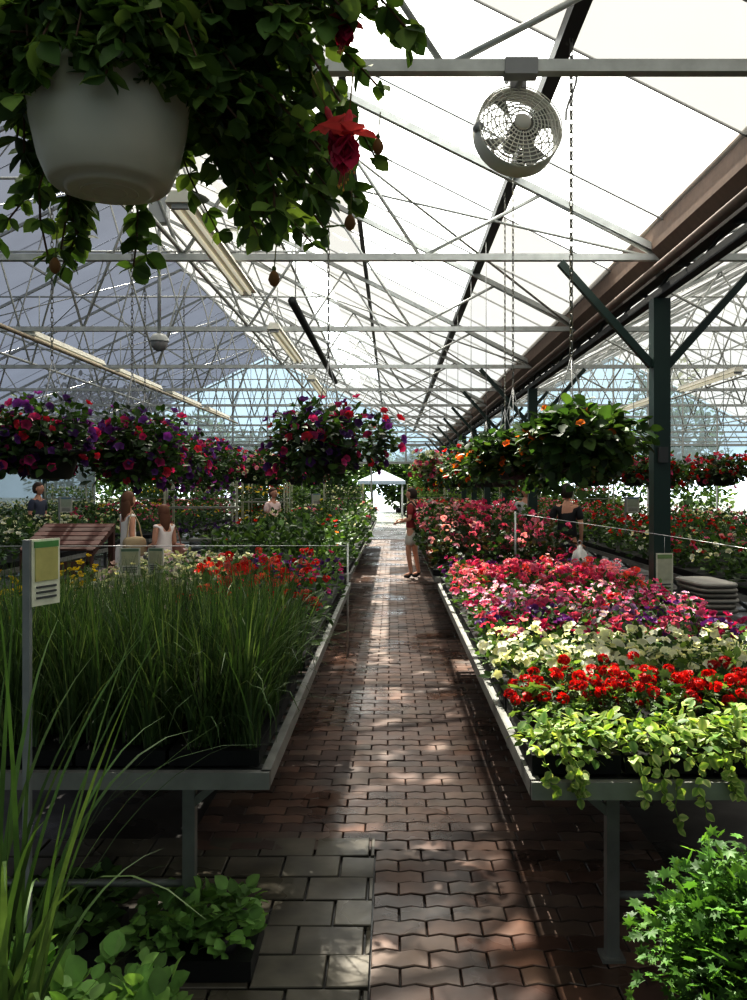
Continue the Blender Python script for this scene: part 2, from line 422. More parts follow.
for y in(9.7,12.7,15.8,19): strip_light(-4.15,y,y+2.4,3.4,.17)
for y in(8,12,16): strip_light(4.9,y,y+2.4,3.3,.15)
mb=MB(); mb.tube((-4.0,4,3.3),(-4.0,22,3.3),.025,(.5,.42,.32)); mb.build('heating_pipe',M_MET)
mb=MB(); mb.tube((-.93,7.9,3.38),(-.93,14,3.38),.04,DK); mb.tube((-.93,8.2,3.4),(-.93,8.2,rz(-.93)-.05),.006,GAL,n=5); mb.tube((-.93,12.7,3.4),(-.93,12.7,3.5),.006,GAL,n=5)
mb.build('shade_curtain_roll',M_MAT)

def Rot(ax,a): return np.array(Matrix.Rotation(a,3,ax))
def fan(c,R,rad):
    mb=MB(); W=(.8,.78,.7); c=np.array(c)
    def X(p): return c+R@np.array(p)
    mb.lathe(c,[(rad,-.06),(rad*1.02,-.055),(rad*1.02,.03),(rad,.04),(rad*.97,.03),(rad*.97,-.055),(rad,-.06)],W,n=40,R=R)
    for k,(q) in enumerate(np.linspace(.28,1,9)):
        zz=.05+.035*(1-q); mb.ring(X((0,0,zz)),rad*q,.003,W,n=40,m=5,R=R)
        if k%2: mb.ring(X((0,0,-.07-.05*(1-q))),rad*q,.003,(.45,.43,.4),n=32,m=5,R=R)
    for i in range(28):
        a=2*PI*i/28; ca,sa=math.cos(a),math.sin(a)
        mb.tube(X((rad*.25*ca,rad*.25*sa,.078)),X((rad*ca,rad*sa,.04)),.002,W,n=4)
        if i%2==0: mb.tube(X((rad*.2*ca,rad*.2*sa,-.11)),X((rad*ca,rad*sa,-.06)),.003,(.4,.4,.38),n=4)
    mb.lathe(c,[(0.001,.088),(rad*.17,.085),(rad*.2,.078),(rad*.2,.07),(0.001,.07)],(.6,.57,.5),n=20,R=R)
    mb.lathe(c,[(0.001,.05),(.035,.045),(.04,.02),(.04,-.1),(.035,-.13),(.001,-.135)],(.1,.1,.1),n=20,R=R)
    for i in range(4):
        a=2*PI*i/4+.5; P=[]
        for r in np.linspace(.045,rad*.9,6):
            wdt=.3+.15*r/rad
            for s,zz in((-1,-.02),(1,.02)):
                an=a+s*wdt*.6; P.append(X((r*math.cos(an),r*math.sin(an),zz)))
        mb.add(P,[np.array([[2*k,2*k+1,2*k+3,2*k+2] for k in range(5)])],(.2,.2,.19),0,True)
    mb.box((c[0],c[1],c[2]+rad+.02),(.07,.05,.05),(.3,.3,.3)); mb.tube((c[0],c[1],c[2]+rad),(c[0],c[1]-.12,3.43),.014,(.35,.35,.35)); mb.tube((c[0]-.05,c[1],c[2]+rad+.03),(c[0]-.06,3.65,3.43),.01,(.35,.35,.35))
    mb.box((c[0]-.01,3.65,3.445),(.14,.07,.07),(.3,.3,.3))
    mb.tube(X((-rad,0,0)),X((-rad,-.02,.05)),.02,(.4,.4,.4))
    mb.build('circulation_fan',M_PLA)
Rf=Rot('Z',math.radians(9))@Rot('X',math.radians(80))
fan((.562,3.8,3.24),Rf,.19)

def chain(mb,x,y,z0,z1,link=.036,col=(.3,.3,.31),t=.0034):
    n=int((z1-z0)/(link*.72))
    for i in range(n):
        z=z0+(i+.5)*(z1-z0)/n
        R=Rot('Z',PI/2*(i%2)+.3)@Rot('X',PI/2)
        mb.ring((x,y,z),link*.34,t,col,n=8,m=4,R=R,sc=(.6,1.35))
mb=MB(); x,y=-1.84,6.72
mb.tube((x,y,3.9),(x,y,2.84),.014,GAL); mb.box((x,y,3.83),(.14,.1,.2),(.45,.46,.46))
mb.tube((x-.05,y,3.94),(x-.05,y,4.15),.006,GAL,n=5);mb.tube((x+.05,y,3.94),(x+.05,y,4.15),.006,GAL,n=5)
mb.lathe((x,y,2.8),[(.001,.06),(.05,.055),(.075,.02),(.078,0)],(.5,.5,.48),n=20); mb.ball((x,y,2.79),(.068,.068,.068),(.3,.3,.3))
mb.build('security_camera_dome',M_PLA)

# ------------------------------------------------------------------ benches
def bench(x0,x1,y0,y1,z=.72,name='greenhouse_bench'):
    mb=MB(); c=(.26,.26,.245); h=.055
    for x in(x0,x1): mb.box((x,(y0+y1)/2,z-h/2+.01),(.03,y1-y0,h),c)
    for y in(y0,y1): mb.box(((x0+x1)/2,y,z-h/2+.01),(x1-x0+.03,.03,h),c)
    for y in np.arange(y0+.1,y1,.14): mb.box(((x0+x1)/2,y,z-.012),(x1-x0,.045,.012),(.12,.125,.12))
    for x in np.arange(x0+.3,x1,.3): mb.box((x,(y0+y1)/2,z-.03),(.025,y1-y0,.02),(.12,.12,.12))
    n=max(2,int((y1-y0)/1.9)+1)
    for y in np.linspace(y0+.32,y1-.3,n):
        for x,s in((x0+.32,-1),(x1-.32,1)):
            mb.tube((x,y,0),(x,y,z-.05),.022,c,sq=True); mb.box((x,y,.006),(.08,.08,.012),c)
            mb.tube((x,y,z-.22),(x+s*.2,y,z-.05),.014,c,sq=True)
        mb.tube((x0+.32,y,.22),(x1-.32,y,.22),.014,c,n=6); mb.tube((x0,y,z-.06),(x1,y,z-.06),.018,c,sq=True)
    return mb.build(name,M_MET)
bench(-2.3,-.41,2.75,8.2);bench(.45,1.93,2.66,8.1)
bench(-2.1,-.45,9.0,15.2);bench(.45,1.93,8.7,15.0)
bench(-2.1,-.45,16.4,24);bench(.45,1.93,16.4,24)
bench(-5.9,-4.3,5.5,14);bench(-5.9,-4.3,15,24);bench(-9,-7,7,14);bench(-9,-7,15,24)
bench(3.0,4.6,5.6,14);bench(3.0,4.6,15,24);bench(5.6,7.2,8,20)

def trays(mb,x0,x1,y0,y1,z,h=.06):
    nx=max(1,int(round((x1-x0)/.3)));ny=max(1,int(round((y1-y0)/.5)))
    dx=(x1-x0)/nx;dy=(y1-y0)/ny
    for i in range(nx):
        for j in range(ny):
            mb.box((x0+(i+.5)*dx,y0+(j+.5)*dy,z+h/2+.001),(dx-.012,dy-.012,h),BLK)
BZ=.735
def bed(name,x0,x1,y0,y1,z,sp,h,nleaf,ls,lc,T=LEAF,fl=None,droop=0,hj=.2,rf=.62):
    mb=MB(); trays(mb,x0,x1,y0,y1,z)
    P=grid(x0+.03,x1-.03,y0+.03,y1-.03,sp); C=with_z(P,z+.05); r=sp*rf
    mounds(mb,C,r,h,nleaf,ls,lc,T,droop=droop,hj=hj)
    for f in (fl or []): 
        keep=C[rng.random(len(C))<f.get('p',1)]
        blooms(mb,keep,r*f.get('r',1),h,f['n'],f['s'],f['c'],f.get('T',FLW),f.get('pp',False),f.get('k',0),lift=f.get('lift',1.08))
    return mb.build(name,M_FOL)
bed('variegated_vinca_trays',.44,1.92,2.70,3.02,BZ,.12,.10,90,.042,GV+GV+GL,VAR,droop=.5,rf=.85)
mb=MB()
for (x,L0) in((.5,.05),(.62,.07),(.78,.08),(.9,.2),(1.02,.05),(1.14,.08),(1.26,.1),(1.42,.06),(1.6,.1)):
    for s in range(2):
        xx=x+rng.uniform(-.05,.05);LL=L0*rng.uniform(.4,1.0)
        P=[np.array([xx,2.68,.80])+np.array([rng.uniform(-.01,.01)+.02*t,-.055*min(1,t*3),-(LL+.06)*t]) for t in np.linspace(0,1,7)]
        mb.path(P,.0018,(.2,.3,.08),n=4); P=np.array(P)
        Q=np.repeat(P,2,0); mb.scat(VAR,frames_yz(rng.normal(0,1,Q.shape)+np.array([0,-.5,-.4]),np.array([0,-1,.6])+rng.normal(0,.3,Q.shape)),Q,.034,pick(GV,len(Q)))
mb.build('trailing_vinca_runners',M_FOL)
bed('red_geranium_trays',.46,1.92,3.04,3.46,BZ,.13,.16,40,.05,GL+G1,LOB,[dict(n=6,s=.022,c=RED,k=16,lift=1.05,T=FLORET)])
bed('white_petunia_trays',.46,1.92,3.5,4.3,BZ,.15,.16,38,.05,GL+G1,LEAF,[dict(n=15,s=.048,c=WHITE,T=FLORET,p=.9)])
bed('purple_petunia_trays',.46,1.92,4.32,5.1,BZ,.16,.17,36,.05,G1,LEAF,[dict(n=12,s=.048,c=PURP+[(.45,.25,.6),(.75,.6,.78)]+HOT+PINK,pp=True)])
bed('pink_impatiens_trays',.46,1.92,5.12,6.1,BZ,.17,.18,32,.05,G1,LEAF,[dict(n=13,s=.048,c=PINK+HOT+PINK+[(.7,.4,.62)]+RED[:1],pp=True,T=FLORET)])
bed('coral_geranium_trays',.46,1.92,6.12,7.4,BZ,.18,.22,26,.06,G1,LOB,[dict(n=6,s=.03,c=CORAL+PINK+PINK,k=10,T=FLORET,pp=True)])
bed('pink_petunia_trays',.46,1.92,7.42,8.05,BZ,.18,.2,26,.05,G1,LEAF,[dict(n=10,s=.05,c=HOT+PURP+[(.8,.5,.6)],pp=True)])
bed('tall_geranium_pots',.42,1.95,8.75,11.4,BZ,.3,.42,70,.08,GD+[(.08,.07,.025),(.05,.03,.02)],LOB,[dict(n=4,s=.045,c=PINK+[(.45,.03,.12),(.7,.35,.45)],k=6,T=FLORET,pp=True,p=.8)],rf=.55)
bed('tall_geranium_pots',.42,1.95,11.5,15.0,BZ,.32,.55,60,.09,G1+GD,LOB,[dict(n=5,s=.05,c=PINK+[(.8,.5,.6)],k=5,T=FLORET,pp=True,p=.8)],rf=.55)
bed('mixed_bedding_plants',.45,1.95,16.5,24,BZ,.4,.5,40,.1,G1+GD,SIMP,[dict(n=5,s=.08,c=PINK+RED+WHITE,pp=True)])
def blades(mb,B,nb,Lm,wd,lean0,lean1,cols,seg=6,curl=1.0):
    K=len(B)*nb; b=np.repeat(B,nb,0)+np.concatenate([rng.normal(0,.012,(K,2)),np.zeros((K,1))],1)
    az=rng.uniform(0,2*PI,K); Ln=Lm*rng.uniform(.55,1.1,K); a0=rng.uniform(0,lean0,K); a1=np.abs(rng.normal(0,lean1,K))
    hd=np.stack([np.cos(az),np.sin(az),np.zeros(K)],1); sd_=np.stack([-np.sin(az),np.cos(az),np.zeros(K)],1)
    P=[b];t=np.linspace(0,1,seg+1)
    for i in range(seg):
        tm=(t[i]+t[i+1])/2; a=a0+a1*tm**2*curl
        P.append(P[-1]+(hd*np.sin(a)[:,None]+np.array([0,0,1.])*np.cos(a)[:,None])*(Ln/seg)[:,None])
    V=[]
    for i in range(seg+1):
        ww=wd*(1-t[i]**2*.95)*.5*(.7+.6*min(1,t[i]*3))
        V+= [P[i]-sd_*ww,P[i]+sd_*ww]
    V=np.stack(V,1)
    n=2*(seg+1); f=np.array([[2*i,2*i+1,2*i+3,2*i+2] for i in range(seg)])
    F=(f[None]+(np.arange(K)*n)[:,None,None]).reshape(-1,4)
    C=np.repeat(pick(cols,K)*(1+rng.uniform(-.3,.3,(K,1))),n,0)
    mb.add(V.reshape(-1,3),[F],C,0,True)
GG=ds([(.06,.13,.03),(.08,.16,.04),(.035,.085,.022),(.14,.21,.07)],.15)
mb=MB(); trays(mb,-2.27,-.43,2.78,3.9,BZ,.05)
B=with_z(grid(-2.25,-.45,2.8,3.9,.12),BZ+.04)
blades(mb,B,44,.55,.007,.25,.6,GG)
E=with_z(grid(-.6,-.44,2.8,4.2,.09),BZ+.04); blades(mb,E,18,.56,.007,.5,1.6,GG)
E=with_z(grid(-2.2,-.44,2.78,2.9,.1),BZ+.04); blades(mb,E,22,.42,.007,.5,1.3,GG)
mb.build('ornamental_grass_trays',M_FOL)
bed('red_salvia_trays',-1.15,-.43,4.25,5.6,BZ,.2,.40,46,.06,G1+GD,LEAF,[dict(n=9,s=.025,c=RED+CORAL,k=8,T=FLORET,p=.95,lift=1.1)])
bed('yellow_marigold_trays',-2.28,-1.95,4.0,6.1,BZ,.2,.34,40,.06,G1,LEAF,[dict(n=9,s=.05,c=YEL,p=.9)])
bed('silver_dusty_miller_trays',-1.93,-1.18,4.0,6.1,BZ,.18,.32,44,.06,[(.34,.35,.3),(.26,.29,.24),(.15,.2,.1)],LOB,[dict(n=6,s=.04,c=WHITE+[(.65,.5,.65)],p=.6)])
bed('white_alyssum_trays',-2.28,-1.3,6.2,8.1,BZ,.2,.24,36,.06,[(.25,.28,.2),(.1,.2,.06)],LEAF,[dict(n=9,s=.05,c=WHITE+[(.6,.45,.6)],p=.8)])
bed('purple_lobelia_trays',-1.2,-.43,5.7,7.3,BZ,.2,.28,34,.05,G1,LEAF,[dict(n=9,s=.05,c=PURP+HOT,pp=True,p=.8)])
bed('herb_trays',-1.2,-.43,7.35,8.1,BZ,.22,.34,50,.06,GL+G1)
bed('leafy_perennial_pots',-2.1,-.45,9.1,12,BZ,.3,.42,60,.09,G1+GD+[GL[2]],LEAF,[dict(n=2,s=.06,c=RED+ORG,p=.25)])
bed('leafy_perennial_pots',-2.1,-.45,12.1,15.1,BZ,.35,.45,60,.09,G1+GL[2:]+GD,LEAF,[dict(n=2,s=.06,c=WHITE,p=.3)])
bed('mixed_bedding_plants',-2.1,-.45,16.5,24,BZ,.4,.5,40,.1,G1+GD,SIMP,[dict(n=3,s=.08,c=WHITE+YEL+PINK,pp=True,p=.4)])
for (x0,x1,y0,y1,hh,fc) in((-5.9,-4.3,5.6,9.5,.3,WHITE+PINK),(-5.9,-4.3,9.6,14,.4,WHITE),(-5.9,-4.3,15.1,24,.5,YEL+PINK),(-9,-7,7,14,.45,PINK+WHITE),(-9,-7,15,24,.5,WHITE),
    (3.0,4.6,8.0,11,.3,RED+PINK+WHITE),(3.0,4.6,11,14,.4,RED),(3.0,4.6,15.1,24,.5,RED+PINK),(5.6,7.2,8,20,.4,PINK+WHITE)):
    bed('mixed_bedding_plants',x0,x1,y0,y1,BZ,.33,hh,45,.09,G1+GD,SIMP,[dict(n=5,s=.07,c=fc,pp=True,p=.6)])
bed('leafy_shrub_pots',3.0,4.6,5.7,7.9,BZ,.3,.35,50,.09,G1+GD,LEAF)

def shrub(name,x,y,z0,r,h,n,ls,cols,trunk=.1):
    mb=MB(); mb.tube((x,y,z0),(x,y,z0+h*.55),trunk*.4,(.08,.05,.03),r1=trunk*.2)
    mb.lathe((x,y,z0),[(.001,0),(trunk*1.6,0),(trunk*2,.3*min(1,h)),(trunk*1.8,.3*min(1,h)),(.001,.27*min(1,h))],BLK,n=14)
    k=7
    c=np.array([x,y,z0+h*.5])+rng.normal(0,1,(k,3))*np.array([r*.4,r*.4,h*.17])
    mounds(mb,c,r*.6,h*.28,n//k,ls,cols,LEAF,full=1.0)
    mb.build(name,M_FOL)
for i in range(24):
    if i<15: x=-1.3-i*.55
    else: x=1.7+(i-15)*.9
    shrub('potted_shrub',x,29.3+2*(i%3),-.02,.5,rng.uniform(1.3,2.1),700,.15,[G1,GL,GD][i%3],.09)
for i,(x,y,h) in enumerate(((-14,46,7),(-10.5,48,5.5),(-8,50,5),(-5,49,4),(-2.9,47,2.8),(3.2,50,4.2),(5.2,48,4),(7.5,46,4.5),(11,50,7),(16,46,7),(.6,58,4.4),(-1.4,60,5),(-19,52,8))):
    shrub('garden_tree',x,y,-.06,h*.42,h,3200,.36,[G1+GD,G1+GL][i%2],.2)
def cart(x,y,k):
    mb=MB(); W,D,H=1.2,.55,1.75
    for sx in(-1,1):
        for sy in(-1,1):
            mb.tube((x+sx*W/2,y+sy*D/2,.1),(x+sx*W/2,y+sy*D/2,H),.018,GAL,sq=True); mb.ring((x+sx*W/2,y+sy*D/2,.06),.045,.015,DK,n=12,R=Rot('Y',PI/2))
    for z in(.2,.75,1.3):
        mb.box((x,y,z),(W,D,.03),(.3,.3,.28))
        C=with_z(grid(x-W/2,x+W/2,y-D/2,y+D/2,.25,.1),z+.05)
        mounds(mb,C,.14,.28,26,.1,[G1,GL,GD][k%3],SIMP); blooms(mb,C,.14,.28,4,.07,[RED,PINK,WHITE,YEL,PURP][k%5],FLORET)
    mb.build('plant_cart',[M_FOL])
for k,(x,y) in enumerate(((-3.6,25.2),(-5.4,25.6),(-1.5,26.5),(-7.4,26),(2.2,26),(4,26.6),(6,25.6),(-9.5,25),(-3.1,20),(-3.2,14.5),(1.1,27.6))): cart(x,y,k)
mb=MB(); tx,ty=-.5,42
for sx in(-1,1):
    for sy in(-1,1): mb.tube((tx+sx,ty+sy,-.06),(tx+sx,ty+sy,2.0),.04,(.5,.5,.5),sq=True)
V=[(tx-1.15,ty-1.15,1.95),(tx+1.15,ty-1.15,1.95),(tx+1.15,ty+1.15,1.95),(tx-1.15,ty+1.15,1.95),(tx,ty,2.5),(tx-1.15,ty-1.15,1.78),(tx+1.15,ty-1.15,1.78),(tx+1.15,ty+1.15,1.78),(tx-1.15,ty+1.15,1.78)]
mb.add(V,[np.array([[0,1,4],[1,2,4],[2,3,4],[3,0,4]]),np.array([[0,5,6,1],[1,6,7,2],[2,7,8,3],[3,8,5,0]])],(.32,.38,.44),0,False); mb.build('sales_tent',M_MAT)
mb=MB(); ux,uy=2.6,40
mb.tube((ux,uy,-.05),(ux,uy,2.2),.03,(.6,.6,.6)); mb.lathe((ux,uy,0),[(.02,2.6),(.7,2.35),(1.1,2.05),(1.15,1.95)],(.2,.35,.6),n=8); mb.lathe((ux,uy,-.05),[(.25,0),(.25,.08),(.05,.12)],(.3,.3,.3),n=16,cap=True)
mb.build('patio_umbrella',M_MAT)

# ------------------------------------------------------------------ hanging baskets
def basket(name,x,y,z,r,h,lc,fl,ztop,T=LEAF,nl=900,ls=.055,potc=(.02,.022,.02),trail=0,heavy=False):
    mb=MB(); pr=r*.42; ph=r*.45; zr=z-.04
    mb.lathe((x,y,zr),[(.001,-ph),(pr*.6,-ph),(pr*.68,-ph+.01),(pr*.95,-.03),(pr*1.05,-.03),(pr*1.05,0),(pr*.95,0),(pr*.9,-.03),(.001,-.03)],potc,1,n=24)
    hub=(x,y,min(zr+.5,ztop-.05))
    for a in(.4,2.5,4.6): mb.tube((x+pr*math.cos(a),y+pr*math.sin(a),zr),hub,.003,(.3,.3,.3),1,n=4)
    if heavy:
        chain(mb,x,y,hub[2],ztop,.05,(.25,.25,.25),.0048)
        P=[(x+.03*math.sin(t*5),y,ztop-.1-.35*t) for t in np.linspace(0,1,8)]; mb.path(P,.006,(.3,.3,.3),1)
    elif y<8: chain(mb,x,y,hub[2],ztop)
    else: mb.tube(hub,(x,y,ztop),.0035,(.4,.4,.4),1,n=4)
    k=9; C=np.array([x,y,z])+rng.normal(0,1,(k,3))*np.array([r*.34,r*.34,h*.14])
    mounds(mb,C,r*.62,h*.42,nl//k,ls,lc,T,full=.7,droop=.25)
    for f in fl: blooms(mb,C,r*.66,h*.44,f['n'],f['s'],f['c'],f.get('T',FLW),False,f.get('k',0),full=.6)
    if trail:
        for i in range(trail):
            a=rng.uniform(0,2*PI); rr=r*rng.uniform(.6,.95); LL=rng.uniform(.12,.26)
            P=np.array([[x+rr*math.cos(a),y+rr*math.sin(a),z-LL*t] for t in np.linspace(0,1,7)]); Q=np.repeat(P,4,0)
            mb.scat(T,frames_yz(rng.normal(0,.8,Q.shape)+np.array([0,0,-.8]),np.array([math.cos(a),math.sin(a),.5])+rng.normal(0,.3,Q.shape)),Q+rng.normal(0,.015,Q.shape),ls*.8,pick(lc,len(Q)))
    return mb.build(name,[M_FOL,M_PLA])
PET=[dict(n=7,s=.06,c=HOT+[(.55,.02,.06)]),dict(n=9,s=.058,c=PURP)]
basket('petunia_hanging_basket',-.37,4.95,1.92,.34,.47,GD+G1[:2],PET,rz(-.37)-.08,nl=1900,ls=.055)
for x,y,p in((-1.9,4.75,PET),(-1.62,5.3,PET),(-1.86,6.4,PET),(-1.86,7.6,PET),(-1.86,9.0,PET),(-1.86,11.2,[dict(n=12,s=.07,c=PINK+WHITE)]),(-2.35,4.9,PET),(-1.86,13.5,PET),(-1.86,16.5,PET),(-1.86,20,PET)):
    basket('petunia_hanging_basket',x,y,1.9,.37,.38,GD+G1[:2],p,3.44,nl=1300,ls=.06)
for x,y in((-5.2,13),(-5.2,16),(-5.2,19),(-7.5,15)): basket('petunia_hanging_basket',x,y,1.95,.37,.4,GD+G1[:1],PET,3.44,nl=600,ls=.08)
OR=[dict(n=2,s=.05,c=ORG)]
basket('thunbergia_hanging_basket',.97,4.6,1.9,.35,.32,GD+G1+G1+GL[2:],OR,rz(.97)-.08,T=BROAD,nl=1500,ls=.075,trail=8,heavy=True)
basket('thunbergia_hanging_basket',.84,5.9,1.88,.31,.32,G1+GD,[dict(n=4,s=.055,c=ORG)],rz(.84)-.08,T=BROAD,nl=1000,ls=.07,trail=8)
for y,c in((7.0,ORG),(8.4,ORG+RED),(10.0,ORG),(12.0,ORG+YEL),(14.5,RED),(17.5,ORG)):
    basket('begonia_hanging_basket',.93,y,1.84,.34,.38,G1+GD,[dict(n=4,s=.06,c=c)],rz(.93)-.08,nl=800,ls=.07,trail=6)
basket('pink_fuchsia_hanging_basket',.49,11.0,1.92,.25,.3,G1+GL,[dict(n=12,s=.07,c=PINK+WHITE)],rz(.49)-.08,nl=500,ls=.06,potc=(.5,.48,.42))
for x,y in((2.9,10.2),(3.3,10.4),(3.9,10.0),(4.2,11.4),(3.3,14),(4.3,14),(3.7,7.6)):
    basket('geranium_hanging_basket',x,y,1.86,.35,.36,G1+GD,[dict(n=7,s=.07,c=RED+PINK[:1])],3.44,nl=600,ls=.07)

# ------------------------------------------------------------------ foreground fuchsia basket
pc=np.array([-.515,1.55,2.372])
mb=MB(); WP=(.66,.6,.48)
mb.lathe(pc,[(.001,-.185),(.07,-.185),(.078,-.182),(.08,-.175),(.1,-.175),(.108,-.168),(.124,-.13),(.138,-.065),(.144,-.012),(.153,-.012),(.155,0),(.152,.006),(.142,.006),(.136,-.03),(.001,-.03)],WP,1,n=56)
for q in(.03,.05): mb.ring(pc+np.array([0,0,-.185]),q,.0015,WP,1,n=30,m=5)
for a in(.9,2.5,4.6): mb.tube(pc+np.array([.15*math.cos(a),.15*math.sin(a),0]),pc+np.array([0,0,.5]),.002,(.3,.3,.3),1,n=5)
mb.tube(pc+np.array([0,0,.5]),pc+np.array([0,0,rz(pc[0])-2.375-.05]),.003,(.3,.3,.3),1,n=5)
FC=ds([(.08,.17,.03),(.06,.13,.025),(.13,.25,.045),(.26,.4,.08)],.1)
def stem(a,Ln,rise,drop,z0=.02,sz=1.0):
    t=np.linspace(0,1,max(6,int(Ln/.028)))
    wob=rng.normal(0,.02)
    rr=Ln*t**.85
    x=pc[0]+rr*math.cos(a)+wob*np.sin(t*6); y=pc[1]+rr*math.sin(a)*.8+wob*np.cos(t*5)
    z=pc[2]+z0+rise*np.sin(t*PI*.8)-drop*t**2.2
    P=np.stack([x,y,z],1); mb.path(P,.0022,(.16,.09,.05),n=4)
    d=np.gradient(P,axis=0); side=norm(np.cross(d,np.array([0,0,1.])))
    for s in(-1,1):
        for rep in range(2):
            D=side*s*rng.uniform(.6,1)+norm(d)*rng.uniform(.3,.8)+rng.normal(0,.35,P.shape)+np.array([0,0,-.15])
            NN=np.array([0,-.25,1.])+rng.normal(0,.5,P.shape)
            m=np.arange(len(P))>=1
            mb.scat(BROAD,frames_yz(D,NN)[m],P[m],rng.uniform(.03,.056,m.sum())*sz,pick(FC,m.sum()),jit=.3)
    return P
for i in range(22): stem(rng.uniform(-.4,.9),rng.uniform(.32,.56),rng.uniform(.06,.26),rng.uniform(.0,.2))
for i in range(9): stem(rng.uniform(-.2,.5),rng.uniform(.28,.46),rng.uniform(.0,.06),rng.uniform(.16,.26))
for i in range(12): stem(rng.uniform(.5,1.3),rng.uniform(.4,.6),rng.uniform(.0,.15),rng.uniform(.1,.26))
for i in range(20): stem(rng.uniform(PI-1.0,PI+.5),rng.uniform(.2,.42),rng.uniform(.05,.2),rng.uniform(.05,.24))
for i in range(9): stem(rng.uniform(1.5,2.8),rng.uniform(.25,.42),0,rng.uniform(.2,.28))
for i in range(50): stem(rng.uniform(0,PI),rng.uniform(.15,.4),rng.uniform(.1,.3),rng.uniform(0,.15))
for i in range(50): stem(rng.uniform(PI,2*PI),rng.uniform(.14,.27),rng.uniform(.03,.2),rng.uniform(0,.12),z0=.02)
for i in range(30): stem(rng.uniform(PI,2*PI),rng.uniform(.17,.21),rng.uniform(.01,.04),rng.uniform(.04,.085),z0=.03,sz=.85)
def fuchsia(p,s=1.0,tilt=(0,0)):
    p=np.array(p);R=Rot('X',tilt[0])@Rot('Y',tilt[1])
    def X(q): return p+R@(np.array(q)*s)
    mb.tube(X((0,0,.03)),X((0,0,.1)),.0012,(.3,.25,.08),n=4)
    mb.lathe(X((0,0,0)),[(.003*s,.03*s),(.007*s,.02*s),(.006*s,0),(.012*s,-.01*s)],(.6,.08,.1),n=10,R=R)
    for i in range(4):
        a=i*PI/2+.4; D=R@np.array([math.cos(a),math.sin(a),.15]); 
        mb.scat(BROAD,frames_yz(D[None],(R@np.array([-.1*math.cos(a),-.1*math.sin(a),1.]))[None]),X((0,0,-.008))[None],.055*s,np.array([[.6,.08,.12]]),jit=.05)
    for k in range(46):
        a=rng.uniform(0,2*PI);sp_=rng.uniform(.05,.95)
        D=R@np.array([math.cos(a)*sp_,math.sin(a)*sp_,-1.]); NN=R@np.array([math.cos(a),math.sin(a),.3])+rng.normal(0,.4,3)
        mb.scat(BROAD,frames_yz(D[None],NN[None]),X((0,0,-.01-.02*rng.random()))[None],rng.uniform(.035,.055)*s,np.array([[.42,.012,.07]]),jit=.35)
    for k in range(6):
        a=k; q=X((.008*math.cos(a),.008*math.sin(a),-.085-.004*k)); mb.tube(X((0,0,-.02)),q,.0007,(.7,.1,.2),n=3); mb.ball(q,(.002,.002,.003),(.6,.4,.1),nu=5,nv=4)
def bud(p,s=.8,c=(.3,.16,.05)):
    p=np.array(p); mb.tube(p+np.array([0,0,.012*s]),p+np.array([.004,0,.06]),.001,(.2,.2,.06),n=4)
    mb.lathe(p,[(.001,-.02*s),(.008*s,-.015*s),(.013*s,-.004*s),(.01*s,.008*s),(.004*s,.016*s)],c,n=10)
    mb.ball(p+np.array([0,0,.02*s]),(.005*s,.005*s,.007*s),(.15,.2,.05),nu=8,nv=6)
def pxz(px,py,y): return ((px-392)*y/850,y,1.65-(py-487)*y/850)
fuchsia(pxz(348,128,1.38),.95,(.1,.1)); fuchsia(pxz(332,122,1.42),.85,(.2,-.4)); fuchsia(pxz(347,20,1.5),.6,(0,.2))
for px,py in((55,265),(274,278),(350,222),(378,146)): bud(pxz(px,py,1.5))
mb.build('fuchsia_hanging_basket',[M_FOL,M_PLA])

# ------------------------------------------------------------------ foreground floor plants
mb=MB(); c=(-.8,1.72)
mb.lathe((c[0],c[1],0),[(.001,0),(.12,0),(.15,.3),(.165,.3),(.165,.33),(.145,.33),(.14,.3),(.001,.29)],(.03,.03,.03),1,n=28)
B=np.array([[c[0],c[1],.3]])
blades(mb,np.repeat(B,3,0)+np.array([[-.03,0,0],[.03,.02,0],[0,-.03,0]]),24,1.1,.013,.4,.85,ds([(.08,.17,.04),(.11,.22,.05),(.15,.26,.07),(.06,.12,.03)],.12),seg=12)
mb.build('cordyline_spike_pot',[M_FOL,M_PLA])
def leafpot(name,x,y,r,h,n,ls,cols,T,pot=.14,z=0,ph=.2,trayed=False):
    mb=MB()
    if trayed:
        mb.box((x,y,z+.035),(r*2.1,r*1.5,.07),BLK,1)
        for i in(-1,1): 
            for j in(-1,1): mb.lathe((x+i*r*.5,y+j*r*.36,z+.07),[(r*.25,0),(r*.3,.05),(.001,.045)],BLK,1,n=12)
        C=np.array([[x+i*r*.6,y+j*r*.36,z+.1] for i in(-1,0,1) for j in(-1,1)]); mounds(mb,C,r*.45,h,n//6,ls,cols,T,droop=.1)
    else:
        mb.lathe((x,y,z),[(.001,0),(pot*.75,0),(pot,ph-.03),(pot*1.08,ph-.03),(pot*1.08,ph),(pot*.95,ph),(.001,ph-.02)],(.03,.03,.03),1,n=24)
        C=np.array([x,y,z+ph])+rng.normal(0,1,(9,3))*np.array([r*.35,r*.35,h*.1]); C[:,2]=np.abs(C[:,2]-z-ph)+z+ph
        mounds(mb,C,r*.62,h*.8,n//9,ls,cols,T,full=.3)
    return mb.build(name,[M_FOL,M_PLA])
LG=ds([(.22,.42,.1),(.3,.52,.14),(.16,.32,.07)],.1)
leafpot('hosta_pot',-.95,2.15,.3,.28,900,.065,LG,BROAD,ph=.2)
leafpot('hosta_pot',-.76,2.32,.18,.14,300,.055,LG,BROAD,ph=.14,pot=.1)
leafpot('pachysandra_tray',-.68,2.98,.2,.11,460,.055,LG,BROAD,trayed=True)
leafpot('pachysandra_tray',-1.2,3.05,.2,.12,300,.07,G1+LG,BROAD,trayed=True)
